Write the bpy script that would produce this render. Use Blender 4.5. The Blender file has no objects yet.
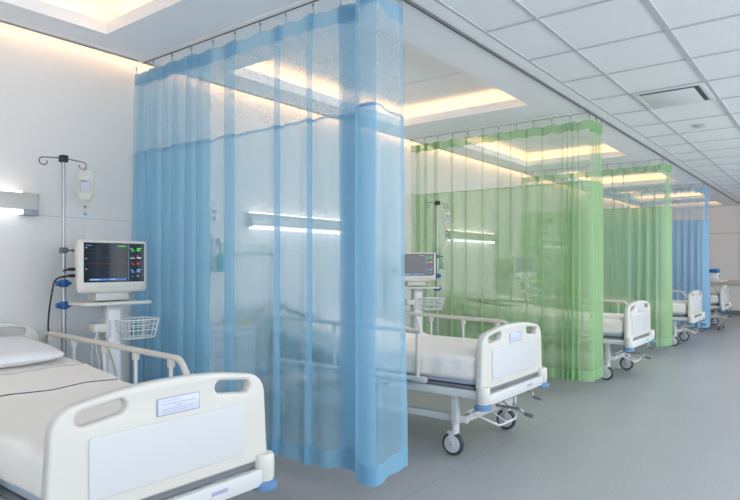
import bpy, bmesh, math, random
from mathutils import Vector, Matrix, noise
PI = math.pi
rnd = random.Random(7)
C = bpy.context.scene.collection
sc = bpy.context.scene

# ---------------------------------------------------------------- camera
F = 607.0
TH = math.atan(470 / F)
cd = bpy.data.cameras.new('camera')
cd.sensor_width = 36; cd.lens = F / 740 * 36; cd.shift_y = 15 / 740; cd.clip_start = 0.02; cd.clip_end = 200
cam = bpy.data.objects.new('camera', cd); C.objects.link(cam)
cam.location = (0, 0, 1.35); cam.rotation_euler = (PI / 2, 0, TH)
sc.camera = cam

# ---------------------------------------------------------------- world, lights, exposure
w = bpy.data.worlds.new('sky'); sc.world = w; w.use_nodes = True
w.node_tree.nodes['Background'].inputs[0].default_value = (0.80, 0.90, 1.0, 1)
w.node_tree.nodes['Background'].inputs[1].default_value = 1.6

def area(name, loc, sx, sy, power, col, aim):
    l = bpy.data.lights.new(name, 'AREA'); l.shape = 'RECTANGLE'; l.size = sx; l.size_y = sy
    l.energy = power; l.color = col
    o = bpy.data.objects.new(name, l); C.objects.link(o); o.location = loc
    o.rotation_euler = Vector(aim).to_track_quat('-Z', 'Y').to_euler()
    return o
WX = 3.4          # window wall
WIN_Y = [(-2.0, 1.2), (1.8, 5.0), (5.6, 8.8), (9.4, 12.6), (13.2, 16.4)]
for i, (a, b) in enumerate(WIN_Y):
    area('daylight_window', (WX + 0.12, (a + b) / 2, 1.75), b - a, 1.8, 68, (0.95, 0.97, 1.0), (-1, 0, 0.15))
area('daylight_window', (0.4, -3.1, 1.75), 4.2, 1.8, 40, (0.90, 0.96, 1.0), (0, 1, 0.2))

sc.view_settings.view_transform = 'Standard'; sc.view_settings.look = 'None'
sc.view_settings.gamma = 1; sc.view_settings.use_curve_mapping = False
sc.view_settings.exposure = 0.08
sc.cycles.transparent_max_bounces = 48; sc.cycles.max_bounces = 10; sc.cycles.diffuse_bounces = 5
sc.cycles.transmission_bounces = 8; sc.cycles.caustics_reflective = False; sc.cycles.caustics_refractive = False
sc.cycles.sample_clamp_indirect = 6

# ---------------------------------------------------------------- materials
def lin(c):
    return tuple(((v / 255) / 12.92 if v / 255 <= 0.04045 else ((v / 255 + 0.055) / 1.055) ** 2.4) for v in c) + (1,)
MATS = {}
def mat(name, rgb, rough=0.5, metal=0.0, bump=0.0, bscale=60, var=0.0, vscale=3, coat=0.0, spec=0.5, emit=0, ecol=None):
    if name in MATS: return MATS[name]
    m = bpy.data.materials.new(name); m.use_nodes = True; nt = m.node_tree; b = nt.nodes['Principled BSDF']
    col = lin(rgb)
    b.inputs['Base Color'].default_value = col; b.inputs['Roughness'].default_value = rough
    b.inputs['Metallic'].default_value = metal; b.inputs['Coat Weight'].default_value = coat
    b.inputs['Specular IOR Level'].default_value = spec
    if emit:
        b.inputs['Emission Color'].default_value = lin(ecol or rgb); b.inputs['Emission Strength'].default_value = emit
    tc = nt.nodes.new('ShaderNodeTexCoord')
    if var:
        n = nt.nodes.new('ShaderNodeTexNoise'); n.inputs['Scale'].default_value = vscale; n.inputs['Detail'].default_value = 6
        nt.links.new(tc.outputs['Object'], n.inputs['Vector'])
        r = nt.nodes.new('ShaderNodeMapRange'); r.inputs['From Min'].default_value = 0.3; r.inputs['From Max'].default_value = 0.7
        r.inputs['To Min'].default_value = 1 - var; r.inputs['To Max'].default_value = 1 + var
        nt.links.new(n.outputs['Fac'], r.inputs['Value'])
        mx = nt.nodes.new('ShaderNodeMix'); mx.data_type = 'RGBA'; mx.blend_type = 'MULTIPLY'; mx.inputs[0].default_value = 1
        mx.inputs[6].default_value = col
        nt.links.new(r.outputs['Result'], mx.inputs[7]); nt.links.new(mx.outputs[2], b.inputs['Base Color'])
    if bump:
        n2 = nt.nodes.new('ShaderNodeTexNoise'); n2.inputs['Scale'].default_value = bscale; n2.inputs['Detail'].default_value = 4
        nt.links.new(tc.outputs['Object'], n2.inputs['Vector'])
        bp = nt.nodes.new('ShaderNodeBump'); bp.inputs['Strength'].default_value = bump; bp.inputs['Distance'].default_value = 0.01
        nt.links.new(n2.outputs['Fac'], bp.inputs['Height']); nt.links.new(bp.outputs['Normal'], b.inputs['Normal'])
    MATS[name] = m; return m

def emis(name, rgb, strength):
    if name in MATS: return MATS[name]
    m = bpy.data.materials.new(name); m.use_nodes = True; nt = m.node_tree
    nt.nodes.remove(nt.nodes['Principled BSDF'])
    e = nt.nodes.new('ShaderNodeEmission'); e.inputs[0].default_value = lin(rgb); e.inputs[1].default_value = strength
    nt.links.new(e.outputs[0], nt.nodes['Material Output'].inputs[0]); MATS[name] = m; return m

def cloth(name, rgb, opacity, trans=0.5, speckle=0.0, sscale=160, weave=0.0):
    """woven sheer fabric: gaps between threads (transparent) mixed with threads (diffuse + translucent)"""
    if name in MATS: return MATS[name]
    m = bpy.data.materials.new(name); m.use_nodes = True; nt = m.node_tree; N = nt.nodes.new; L = nt.links.new
    nt.nodes.remove(nt.nodes['Principled BSDF'])
    d = N('ShaderNodeBsdfDiffuse'); d.inputs[0].default_value = lin(rgb)
    t = N('ShaderNodeBsdfTranslucent'); t.inputs[0].default_value = lin(rgb)
    g = N('ShaderNodeBsdfGlossy'); g.inputs['Roughness'].default_value = 0.45; g.inputs[0].default_value = (0.9, 0.95, 1, 1)
    m1 = N('ShaderNodeMixShader'); m1.inputs[0].default_value = trans; L(d.outputs[0], m1.inputs[1]); L(t.outputs[0], m1.inputs[2])
    mg = N('ShaderNodeMixShader'); mg.inputs[0].default_value = 0.04; L(m1.outputs[0], mg.inputs[1]); L(g.outputs[0], mg.inputs[2])
    tr = N('ShaderNodeBsdfTransparent')
    m2 = N('ShaderNodeMixShader'); L(tr.outputs[0], m2.inputs[1]); L(mg.outputs[0], m2.inputs[2]); m2.inputs[0].default_value = opacity
    L(m2.outputs[0], nt.nodes['Material Output'].inputs[0])
    tc = N('ShaderNodeTexCoord')
    if speckle:
        mp = N('ShaderNodeMapping'); mp.inputs['Scale'].default_value = (1, 1, 0.45); L(tc.outputs['Object'], mp.inputs[0])
        n = N('ShaderNodeTexNoise'); n.inputs['Scale'].default_value = sscale; n.inputs['Detail'].default_value = 2; L(mp.outputs[0], n.inputs['Vector'])
        r = N('ShaderNodeMapRange'); r.inputs['From Min'].default_value = 0.35; r.inputs['From Max'].default_value = 0.65
        r.inputs['To Min'].default_value = max(0, opacity - speckle); r.inputs['To Max'].default_value = opacity + speckle
        L(n.outputs['Fac'], r.inputs['Value']); L(r.outputs[0], m2.inputs[0])
    MATS[name] = m; return m

def clear(name, rgb, opacity, rough=0.1):
    """thin clear plastic"""
    if name in MATS: return MATS[name]
    m = bpy.data.materials.new(name); m.use_nodes = True; nt = m.node_tree; N = nt.nodes.new; L = nt.links.new
    b = nt.nodes['Principled BSDF']; b.inputs['Base Color'].default_value = lin(rgb); b.inputs['Roughness'].default_value = rough
    tr = N('ShaderNodeBsdfTransparent'); tr.inputs[0].default_value = (0.96, 0.96, 0.95, 1)
    mx = N('ShaderNodeMixShader'); mx.inputs[0].default_value = opacity
    L(tr.outputs[0], mx.inputs[1]); L(b.outputs[0], mx.inputs[2]); L(mx.outputs[0], nt.nodes['Material Output'].inputs[0])
    MATS[name] = m; return m

M_wall = mat('wall_paint', (230, 228, 226), 0.6, bump=0.03, bscale=120)
M_ceil = mat('gypsum_paint', (247, 248, 250), 0.7)
M_tile = mat('mineral_tile', (244, 246, 248), 0.8, bump=0.25, bscale=140, var=0.015, vscale=60)
M_tee = mat('ceiling_tee', (196, 200, 204), 0.5)
M_trimw = mat('white_trim', (232, 234, 235), 0.4)
M_dark = mat('dark_slot', (70, 76, 82), 0.5)
M_abs = mat('bed_cream_plastic', (207, 206, 200), 0.36, coat=0.1)
M_panel = mat('bed_panel_white', (202, 206, 209), 0.32, coat=0.15)
M_blue = mat('bumper_blue', (92, 134, 176), 0.45)
M_frame = mat('white_powder_steel', (206, 209, 210), 0.38)
M_cream = mat('cream_rail', (208, 203, 195), 0.38)
M_sheet = mat('white_cotton', (243, 239, 233), 0.85, bump=0.25, bscale=45, var=0.01, vscale=8)
M_pillow = mat('pillow_cotton', (230, 230, 234), 0.85, bump=0.2, bscale=30)
M_matt = mat('mattress_cover', (170, 184, 200), 0.6)
M_navy = mat('navy_piping', (62, 70, 98), 0.7)
M_steel = mat('brushed_steel', (176, 178, 182), 0.38, metal=0.8)
M_grey = mat('grey_plastic', (110, 114, 120), 0.45)
M_black = mat('black_plastic', (28, 30, 33), 0.4)
M_tyre = mat('grey_tyre', (64, 68, 74), 0.6)
M_hub = mat('wheel_hub', (196, 200, 203), 0.4)
M_clamp = mat('blue_clamp', (40, 98, 160), 0.35)
M_mon = mat('monitor_shell', (218, 215, 208), 0.35)
M_mon2 = mat('monitor_trim', (206, 207, 205), 0.4)
M_scr = mat('monitor_glass', (16, 24, 36), 0.12, emit=0.05, ecol=(40, 60, 90))
M_tg = emis('trace_green', (90, 220, 90), 1.2); M_tr = emis('trace_red', (210, 80, 80), 0.8)
M_tb = emis('trace_blue', (110, 180, 235), 1.0); M_to = emis('trace_amber', (150, 140, 80), 0.5); M_tw = emis('trace_white', (220, 230, 240), 0.8)
M_card = mat('card_paper', (202, 208, 222), 0.3); M_cardl = mat('card_lines', (160, 166, 196), 0.4)
M_bag = clear('clear_bag', (240, 240, 236), 0.30); M_fluid = clear('bag_fluid', (246, 232, 200), 0.18); M_lab = mat('bag_label', (196, 202, 214), 0.5)
M_ppl = clear('clear_tube', (228, 232, 232), 0.5)
M_brown = mat('brown_port', (130, 92, 52), 0.5)
M_cab = mat('cabinet_laminate', (204, 214, 220), 0.4); M_cabd = mat('cabinet_gap', (110, 120, 130), 0.6)
M_alu = mat('lamp_aluminium', (206, 204, 200), 0.35, metal=0.15)
M_lampend = mat('lamp_end_grey', (150, 160, 172), 0.35)
M_led = emis('lamp_diffuser', (255, 244, 228), 2.6); M_ledc = emis('cold_diffuser', (250, 252, 255), 2.0)
M_cove = emis('warm_cove_led', (255, 200, 138), 8.0)
M_cove2 = emis('warm_wall_led', (255, 204, 150), 11.0)
M_track = mat('track_aluminium', (120, 122, 126), 0.4, metal=0.4)
M_hook = mat('nylon_hook', (150, 160, 172), 0.4)
M_wood = mat('oak_rail', (205, 192, 178), 0.5, var=0.05, vscale=20)
M_base = mat('grey_skirting', (112, 120, 128), 0.5)
M_bas = mat('basket_wire', (226, 228, 226), 0.35)
M_yel = mat('yellow_button', (226, 190, 90), 0.5)
M_teal = mat('teal_bottle', (90, 170, 180), 0.4)

# floor: speckled grey vinyl with welded sheet seams
def floor_mat():
    m = mat('vinyl_floor', (142, 152, 161), 0.33, bump=0.05, bscale=200)
    nt = m.node_tree; N = nt.nodes.new; L = nt.links.new; b = nt.nodes['Principled BSDF']
    tc = N('ShaderNodeTexCoord')
    n = N('ShaderNodeTexNoise'); n.inputs['Scale'].default_value = 90; n.inputs['Detail'].default_value = 3; L(tc.outputs['Object'], n.inputs['Vector'])
    n3 = N('ShaderNodeTexNoise'); n3.inputs['Scale'].default_value = 1.2; n3.inputs['Detail'].default_value = 4; L(tc.outputs['Object'], n3.inputs['Vector'])
    r = N('ShaderNodeValToRGB'); r.color_ramp.elements[0].position = 0.35; r.color_ramp.elements[0].color = lin((150, 154, 158))
    r.color_ramp.elements[1].position = 0.65; r.color_ramp.elements[1].color = lin((170, 173, 177)); L(n.outputs['Fac'], r.inputs[0])
    sx = N('ShaderNodeSeparateXYZ'); L(tc.outputs['Object'], sx.inputs[0])
    a = N('ShaderNodeMath'); a.operation = 'PINGPONG'; a.inputs[1].default_value = 1.0; L(sx.outputs[0], a.inputs[0])
    c = N('ShaderNodeMath'); c.operation = 'LESS_THAN'; c.inputs[1].default_value = 0.004; L(a.outputs[0], c.inputs[0])
    mx = N('ShaderNodeMix'); mx.data_type = 'RGBA'; mx.inputs[7].default_value = lin((118, 128, 136)); L(r.outputs[0], mx.inputs[6])
    k = N('ShaderNodeMath'); k.operation = 'MULTIPLY'; k.inputs[1].default_value = 0.5; L(c.outputs[0], k.inputs[0]); L(k.outputs[0], mx.inputs[0])
    L(mx.outputs[2], b.inputs['Base Color'])
    rr = N('ShaderNodeMapRange'); rr.inputs['To Min'].default_value = 0.26; rr.inputs['To Max'].default_value = 0.42; L(n3.outputs['Fac'], rr.inputs['Value']); L(rr.outputs[0], b.inputs['Roughness'])
    return m
M_floor = floor_mat()

# ---------------------------------------------------------------- mesh builder
class MB:
    def __init__(s): s.bm = bmesh.new(); s.mats = []
    def mi(s, m):
        if m not in s.mats: s.mats.append(m)
        return s.mats.index(m)
    def add(s, verts, faces, m, mtx=None):
        i = s.mi(m); vs = [s.bm.verts.new(mtx @ Vector(v) if mtx else v) for v in verts]
        for f in faces:
            try: fc = s.bm.faces.new([vs[k] for k in f]); fc.material_index = i; fc.smooth = True
            except ValueError: pass
        return vs
    def box(s, x0, x1, y0, y1, z0, z1, m, bev=0.0, seg=2, mtx=None):
        i = s.mi(m)
        b = bmesh.new(); bmesh.ops.create_cube(b, size=1)
        for v in b.verts: v.co = Vector(((x0 + x1) / 2 + v.co.x * (x1 - x0), (y0 + y1) / 2 + v.co.y * (y1 - y0), (z0 + z1) / 2 + v.co.z * (z1 - z0)))
        if bev: bmesh.ops.bevel(b, geom=list(b.edges), offset=bev, segments=seg, profile=0.5, affect='EDGES')
        vs = [v.co.copy() for v in b.verts]; fs = [[v.index for v in f.verts] for f in b.faces] if not b.verts.index_update() else []
        b.free(); s.add(vs, fs, m, mtx); return s
    def tube(s, pts, r, m, n=8, cap=True, closed=False):
        pts = [Vector(p) for p in pts]; rs = r if isinstance(r, (list, tuple)) else [r] * len(pts)
        k = len(pts); vs = []; up = None
        for i, p in enumerate(pts):
            if closed: t = pts[(i + 1) % k] - pts[i - 1]
            else: t = pts[min(i + 1, k - 1)] - pts[max(i - 1, 0)]
            t.normalize()
            if up is None:
                a = Vector((0, 0, 1)) if abs(t.z) < 0.9 else Vector((1, 0, 0)); up = (a - t * a.dot(t)).normalized()
            else: up = (up - t * up.dot(t)).normalized()
            q = t.cross(up)
            for j in range(n):
                an = 2 * PI * j / n; vs.append(p + (up * math.cos(an) + q * math.sin(an)) * rs[i])
        fs = []
        for i in range(k if closed else k - 1):
            a = i * n; b = ((i + 1) % k) * n
            for j in range(n): fs.append((a + j, a + (j + 1) % n, b + (j + 1) % n, b + j))
        if cap and not closed: fs.append(tuple(range(n))[::-1]); fs.append(tuple(range((k - 1) * n, k * n)))
        s.add(vs, fs, m); return s
    def cyl(s, p0, p1, r, m, n=16, r1=None):
        return s.tube([p0, p1], [r, r if r1 is None else r1], m, n)
    def lathe(s, prof, m, n=20, mtx=None):   # (r, z) profile about z
        vs = []; k = len(prof)
        for r, z in prof:
            for j in range(n): a = 2 * PI * j / n; vs.append((r * math.cos(a), r * math.sin(a), z))
        fs = [(i * n + j, i * n + (j + 1) % n, (i + 1) * n + (j + 1) % n, (i + 1) * n + j) for i in range(k - 1) for j in range(n)]
        fs.append(tuple(range(n))[::-1]); fs.append(tuple(range((k - 1) * n, k * n)))
        s.add(vs, fs, m, mtx); return s
    def build(s, name, parent=None, loc=None, sharp=35):
        bm = s.bm; bmesh.ops.recalc_face_normals(bm, faces=list(bm.faces))
        me = bpy.data.meshes.new(name); bm.to_mesh(me); bm.free()
        for m in s.mats: me.materials.append(m)
        me.set_sharp_from_angle(angle=math.radians(sharp))
        o = bpy.data.objects.new(name, me); C.objects.link(o)
        if parent: o.parent = parent
        if loc: o.location = loc
        return o

def fillet(pts, r, seg=5):
    pts = [Vector(p) for p in pts]; out = [pts[0]]
    for i in range(1, len(pts) - 1):
        a, b, c = pts[i - 1], pts[i], pts[i + 1]
        d0 = (a - b); d1 = (c - b); k = min(r, d0.length * 0.49, d1.length * 0.49)
        p0 = b + d0.normalized() * k; p1 = b + d1.normalized() * k
        for j in range(seg + 1):
            t = j / seg; out.append(p0 * (1 - t) ** 2 + b * 2 * t * (1 - t) + p1 * t ** 2)
    out.append(pts[-1]); return out

def tag(o, label=None, cat=None, group=None, kind=None):
    if label: o['label'] = label
    if cat: o['category'] = cat
    if group: o['group'] = group
    if kind: o['kind'] = kind
    return o
def thing(name, loc, rz, label, cat, group=None):
    o = bpy.data.objects.new(name, None); C.objects.link(o); o.empty_display_size = 0.1
    o.location = loc; o.rotation_euler = (0, 0, rz); return tag(o, label, cat, group)
def children(o): return [c for c in list(C.objects) if c.parent == o]
def copy_tree(o, parent=None):
    c = o.copy(); C.objects.link(c)
    if parent: c.parent = parent
    for ch in children(o): copy_tree(ch, c)
    return c
def clone(o, loc, label, rz=None):
    c = copy_tree(o); c.location = loc
    if rz is not None: c.rotation_euler = (0, 0, rz)
    c['label'] = label; return c
def outline(name, outer, holes, depth, bev, m, parent, mtx):
    """closed 2-D outlines with holes, extruded and with rounded edges; local x,y -> plane, z -> thickness"""
    cu = bpy.data.curves.new(name, 'CURVE'); cu.dimensions = '2D'; cu.fill_mode = 'BOTH'
    cu.extrude = depth / 2 - bev; cu.bevel_depth = bev; cu.bevel_resolution = 3; cu.offset = -bev
    for poly in [outer] + holes:
        sp = cu.splines.new('POLY'); sp.points.add(len(poly) - 1); sp.use_cyclic_u = True
        for p, q in zip(sp.points, poly): p.co = (q[0], q[1], 0, 1)
    tmp = bpy.data.objects.new(name + '_src', cu); C.objects.link(tmp)
    dg = bpy.context.evaluated_depsgraph_get(); me = bpy.data.meshes.new_from_object(tmp.evaluated_get(dg))
    bpy.data.objects.remove(tmp); bpy.data.curves.remove(cu)
    me.transform(mtx); me.materials.clear(); me.materials.append(m)
    b = bmesh.new(); b.from_mesh(me); bmesh.ops.remove_doubles(b, verts=list(b.verts), dist=1e-5)
    bmesh.ops.recalc_face_normals(b, faces=list(b.faces))
    for f in b.faces: f.smooth = True; f.material_index = 0
    b.to_mesh(me); b.free(); me.set_sharp_from_angle(angle=math.radians(40)); me.name = name
    o = bpy.data.objects.new(name, me); C.objects.link(o); o.parent = parent; return o
def rbox(x0, x1, y0, y1, z0, z1, r, n, m, disp=None):
    """rounded box with a dense surface that a function can push about"""
    nx, ny, nz = n; mb = MB(); bm = mb.bm; i = mb.mi(m); cache = {}
    def vert(a, b, c):
        k = (a, b, c)
        if k not in cache:
            p = Vector((x0 + (x1 - x0) * a / nx, y0 + (y1 - y0) * b / ny, z0 + (z1 - z0) * c / nz))
            q = Vector((min(max(p.x, x0 + r), x1 - r), min(max(p.y, y0 + r), y1 - r), min(max(p.z, z0 + r), z1 - r)))
            d = p - q
            if d.length > 1e-9: p = q + d.normalized() * r
            if disp: p = disp(p)
            cache[k] = bm.verts.new(p)
        return cache[k]
    def quad(*ks):
        try: f = bm.faces.new([vert(*k) for k in ks]); f.smooth = True; f.material_index = i
        except ValueError: pass
    for a in range(nx):
        for b in range(ny):
            for c in (0, nz): quad((a, b, c), (a + 1, b, c), (a + 1, b + 1, c), (a, b + 1, c))
    for a in range(nx):
        for c in range(nz):
            for b in (0, ny): quad((a, b, c), (a + 1, b, c), (a + 1, b, c + 1), (a, b, c + 1))
    for b in range(ny):
        for c in range(nz):
            for a in (0, nx): quad((a, b, c), (a, b + 1, c), (a, b + 1, c + 1), (a, b, c + 1))
    return mb

# ================================================================ the room
XW = -4.47; YF = 18.9; YB = -3.2; CZ = 2.95; XT = -2.065
def struct(name, mb, sharp=35):
    o = mb.build(name, sharp=sharp); o['kind'] = 'structure'; return o
b = MB(); b.box(XW - .1, WX + .1, YB - .1, YF + .1, -0.1, 0, M_floor); struct('floor', b)
b = MB(); b.box(XW - .1, XW, YB, YF, 0, 3.3, M_wall)
struct('wall_left', b)
b = MB(); b.box(XW - .1, WX + .1, YF, YF + .1, 0, 3.3, M_wall); struct('wall_far', b)
# window wall on the right, out of frame: piers, sill wall and lintel with open daylight between
b = MB(); b.box(WX, WX + .1, YB, YF, 0, 0.85, M_wall); b.box(WX, WX + .1, YB, YF, 2.65, 3.3, M_wall)
ys = [YB] + [v for p in WIN_Y for v in p] + [YF]
for k in range(0, len(ys), 2): b.box(WX, WX + .1, ys[k], ys[k + 1], 0.85, 2.65, M_wall)
struct('wall_right', b)
b = MB(); b.box(XW, WX, YB - .0, YB + .1, 0, 0.85, M_wall); b.box(XW, WX, YB, YB + .1, 2.65, 3.3, M_wall)
b.box(XW, -1.7, YB, YB + .1, 0.85, 2.65, M_wall); b.box(2.5, WX, YB, YB + .1, 0.85, 2.65, M_wall); struct('wall_back', b)
for n, (a, c) in enumerate(WIN_Y):
    b = MB()
    for (p, q) in ((a, a + .06), (c - .06, c), ((a + c) / 2 - .03, (a + c) / 2 + .03)): b.box(WX - .01, WX + .08, p, q, 0.85, 2.65, M_trimw)
    b.box(WX - .01, WX + .08, a, c, 0.85, 0.91, M_trimw); b.box(WX - .01, WX + .08, a, c, 2.59, 2.65, M_trimw)
    o = b.build('window_%d' % (n + 1)); o['kind'] = 'structure'
# faint panel joint on the head wall at lamp height, skirting
b = MB(); b.box(XW, XW + .002, YB, YF, 1.697, 1.702, M_tee); struct('trim_1', b)
b = MB(); b.box(XW, XW + .015, YB, YF, 0, 0.1, M_base); struct('baseboard_left', b)
b = MB(); b.box(XW, WX, YF - .015, YF, 0, 0.13, M_base); struct('baseboard_far', b)
# far wall: wooden crash rail, panel joints
b = MB(); b.box(XW, WX, YF - .05, YF, 0.80, 0.95, M_wood, 0.01); struct('trim_2', b)
b = MB(); b.box(XW, -2.1, YF - .012, YF, 2.20, 2.225, M_tee); b.box(-2.12, -2.1, YF - .012, YF, 0.95, 2.225, M_tee); struct('trim_3', b)

# ceilings
COF = [(-4.03, -2.45, -0.31 + 3.56 * k, 2.22 + 3.56 * k) for k in range(6) if True]
COF = [(a, c, d, min(e, 18.6)) for a, c, d, e in COF if d < 17.5]
XS = -4.38
b = MB()
T = 0.025
b.box(-4.03 - 0.35, -4.03, YB, YF, CZ, CZ + T, M_ceil); b.box(-2.45, XT - .012, YB, YF, CZ, CZ + T, M_ceil)
prev = YB
for (x0, x1, y0, y1) in COF:
    b.box(x0, x1, prev, y0, CZ, CZ + T, M_ceil); prev = y1
b.box(-4.03, -2.45, prev, YF, CZ, CZ + T, M_ceil)
b.box(XT + .012, -1.93, YB, YF, CZ, CZ + T, M_ceil)
b.box(XW, WX, YB, YF, 3.25, 3.32, M_ceil)      # unseen slab added above to keep light from leaking in
b.box(-4.36, -4.34, YB, YF, CZ, 3.25, M_ceil)
struct('ceiling', b)
for n, (x0, x1, y0, y1) in enumerate(COF):
    b = MB(); e = 0.17; L_ = 0.085; t = 0.012
    # upstand lip
    b.box(x0, x0 + t, y0, y1, CZ, CZ + L_, M_ceil); b.box(x1 - t, x1, y0, y1, CZ, CZ + L_, M_ceil)
    b.box(x0 + t, x1 - t, y0, y0 + t, CZ, CZ + L_, M_ceil); b.box(x0 + t, x1 - t, y1 - t, y1, CZ, CZ + L_, M_ceil)
    # recess walls and upper panel
    z1 = CZ + 0.2
    b.box(x0 - e - t, x0 - e, y0 - e, y1 + e, CZ + T, z1, M_ceil); b.box(x1 + e, x1 + e + t, y0 - e, y1 + e, CZ + T, z1, M_ceil)
    b.box(x0 - e, x1 + e, y0 - e - t, y0 - e, CZ + T, z1, M_ceil); b.box(x0 - e, x1 + e, y1 + e, y1 + e + t, CZ + T, z1, M_ceil)
    b.box(x0 - e, x1 + e, y0 - e, y1 + e, z1, z1 + 0.02, M_ceil)
    for yy in (y0 + 0.75, y0 + 1.75): b.box(x0 + .35, x1 - .35, yy, yy + .006, z1 - .002, z1, M_tee)
    struct('trim_%d' % (n + 4), b)
    s = MB(); zz = CZ + T + .004; q = 0.045
    s.box(x0 - q - .03, x0 - q, y0 - q, y1 + q, zz, zz + .012, M_cove); s.box(x1 + q, x1 + q + .03, y0 - q, y1 + q, zz, zz + .012, M_cove)
    s.box(x0 - q, x1 + q, y0 - q - .03, y0 - q, zz, zz + .012, M_cove); s.box(x0 - q, x1 + q, y1 + q, y1 + q + .03, zz, zz + .012, M_cove)
    o = s.build('cove_light_strip')
    bay = ['over the nearest bed', 'over the second bay behind the large blue curtain', 'over the third bay behind the first green curtain',
           'over the fourth bay behind the second green curtain', 'over the fifth bay beyond the far blue curtain', 'over the bay next to the far wall'][n]
    tag(o, 'warm light strip hidden in the recessed ceiling coffer ' + bay, 'cove light', 'warm coffer lights')
s = MB(); s.box(-4.385, -4.365, YB + .1, YF - .1, CZ + .1, CZ + .115, M_cove2)
tag(s.build('cove_light_strip'), 'warm light strip washing the top of the head wall', 'cove light')
# grid ceiling: tiles above white tees
b = MB(); b.box(-1.93, WX, YB, YF, CZ + .006, CZ + T, M_tile); struct('ceiling_right', b)
b = MB()
gx = [-1.93, -1.56, -0.93, -0.30, 0.33, 0.96, 1.59, 2.22, 2.85]
for i, x in enumerate(gx):
    hw = 0.019 if i in (2, 5, 8) else 0.011
    b.box(x - hw, x + hw, YB, YF, CZ - .001, CZ + .008, M_tee)
y = 5.98 - 0.73 * 12
while y < YF:
    if y > YB: b.box(-1.93, WX, y - .010, y + .010, CZ - .0005, CZ + .0075, M_tee)
    y += 0.73
struct('trim_20', b)

# long curtain track and one cross track per bay
TRY = [2.69, 6.4, 9.9, 13.3]
b = MB(); b.box(XT - .009, XT + .009, YB + .1, YF - .1, CZ - .014, CZ + .01, M_track, .002)
b.box(XT - .004, XT + .004, YB + .1, YF - .1, CZ - .016, CZ - .013, M_dark)
tag(b.build('curtain_track'), 'long dark ceiling track running the length of the ward', 'curtain track')
for k, ty in enumerate(TRY):
    b = MB(); b.box(XW + .12, XT - .02, ty - .004, ty + .004, CZ - .010, CZ - .0005, M_track, .002)
    b.box(XW + .12, XT - .02, ty - .0025, ty + .0025, CZ - .012, CZ - .0095, M_dark)
    b.box(XW + .12, XT - .03, ty - .045, ty - .008, CZ - .010, CZ - .0005, M_trimw, .002)
    tag(b.build('curtain_track'), ['cross track carrying the large near blue curtain', 'cross track carrying the nearer green curtain',
        'cross track carrying the farther green curtain', 'cross track carrying the far blue curtain'][k], 'curtain track', 'cross tracks')

# ================================================================ curtains
def zf(x0, x1, a=0.028, layers=3):
    """back-and-forth fold: offsets are towards the camera side"""
    pts = []; x = x0; fwd = True
    for i in range(layers):
        o0 = a - 2 * a * i / layers
        if fwd: pts += [(x0 + .004, o0), ((x0 + x1) / 2, o0 + .008), (x1 - .004, o0 - .002)]
        else: pts += [(x1 - .002, o0), ((x0 + x1) / 2, o0 - .004), (x0 + .002, o0)]
        fwd = not fwd
    return pts
def pane(x0, x1, a=0.012):
    n = max(2, int((x1 - x0) / 0.05)); return [(x0 + (x1 - x0) * i / n, a * math.sin(PI * i / n)) for i in range(1, n)]
def waves(x0, x1, wl, a):
    n = max(1, round((x1 - x0) / wl)); pts = []
    for i in range(n):
        aa = a * rnd.uniform(.7, 1.15); u0 = x0 + (x1 - x0) * i / n; d = (x1 - x0) / n
        pts += [(u0 + d * .1, -aa), (u0 + d * .3, -aa * 0.4 ), (u0 + d * .42, aa * .7), (u0 + d * .62, aa), (u0 + d * .82, aa * .5)]
    return pts
def catmull(p, k=4):
    out = []
    for i in range(len(p) - 1):
        a = p[max(i - 1, 0)]; b_ = p[i]; c = p[i + 1]; d = p[min(i + 2, len(p) - 1)]
        for j in range(k):
            t = j / k
            out.append(0.5 * ((2 * b_) + (c - a) * t + (2 * a - 5 * b_ + 4 * c - d) * t * t + (3 * b_ - a - 3 * c + d) * t ** 3))
    out.append(p[-1]); return out

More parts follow.
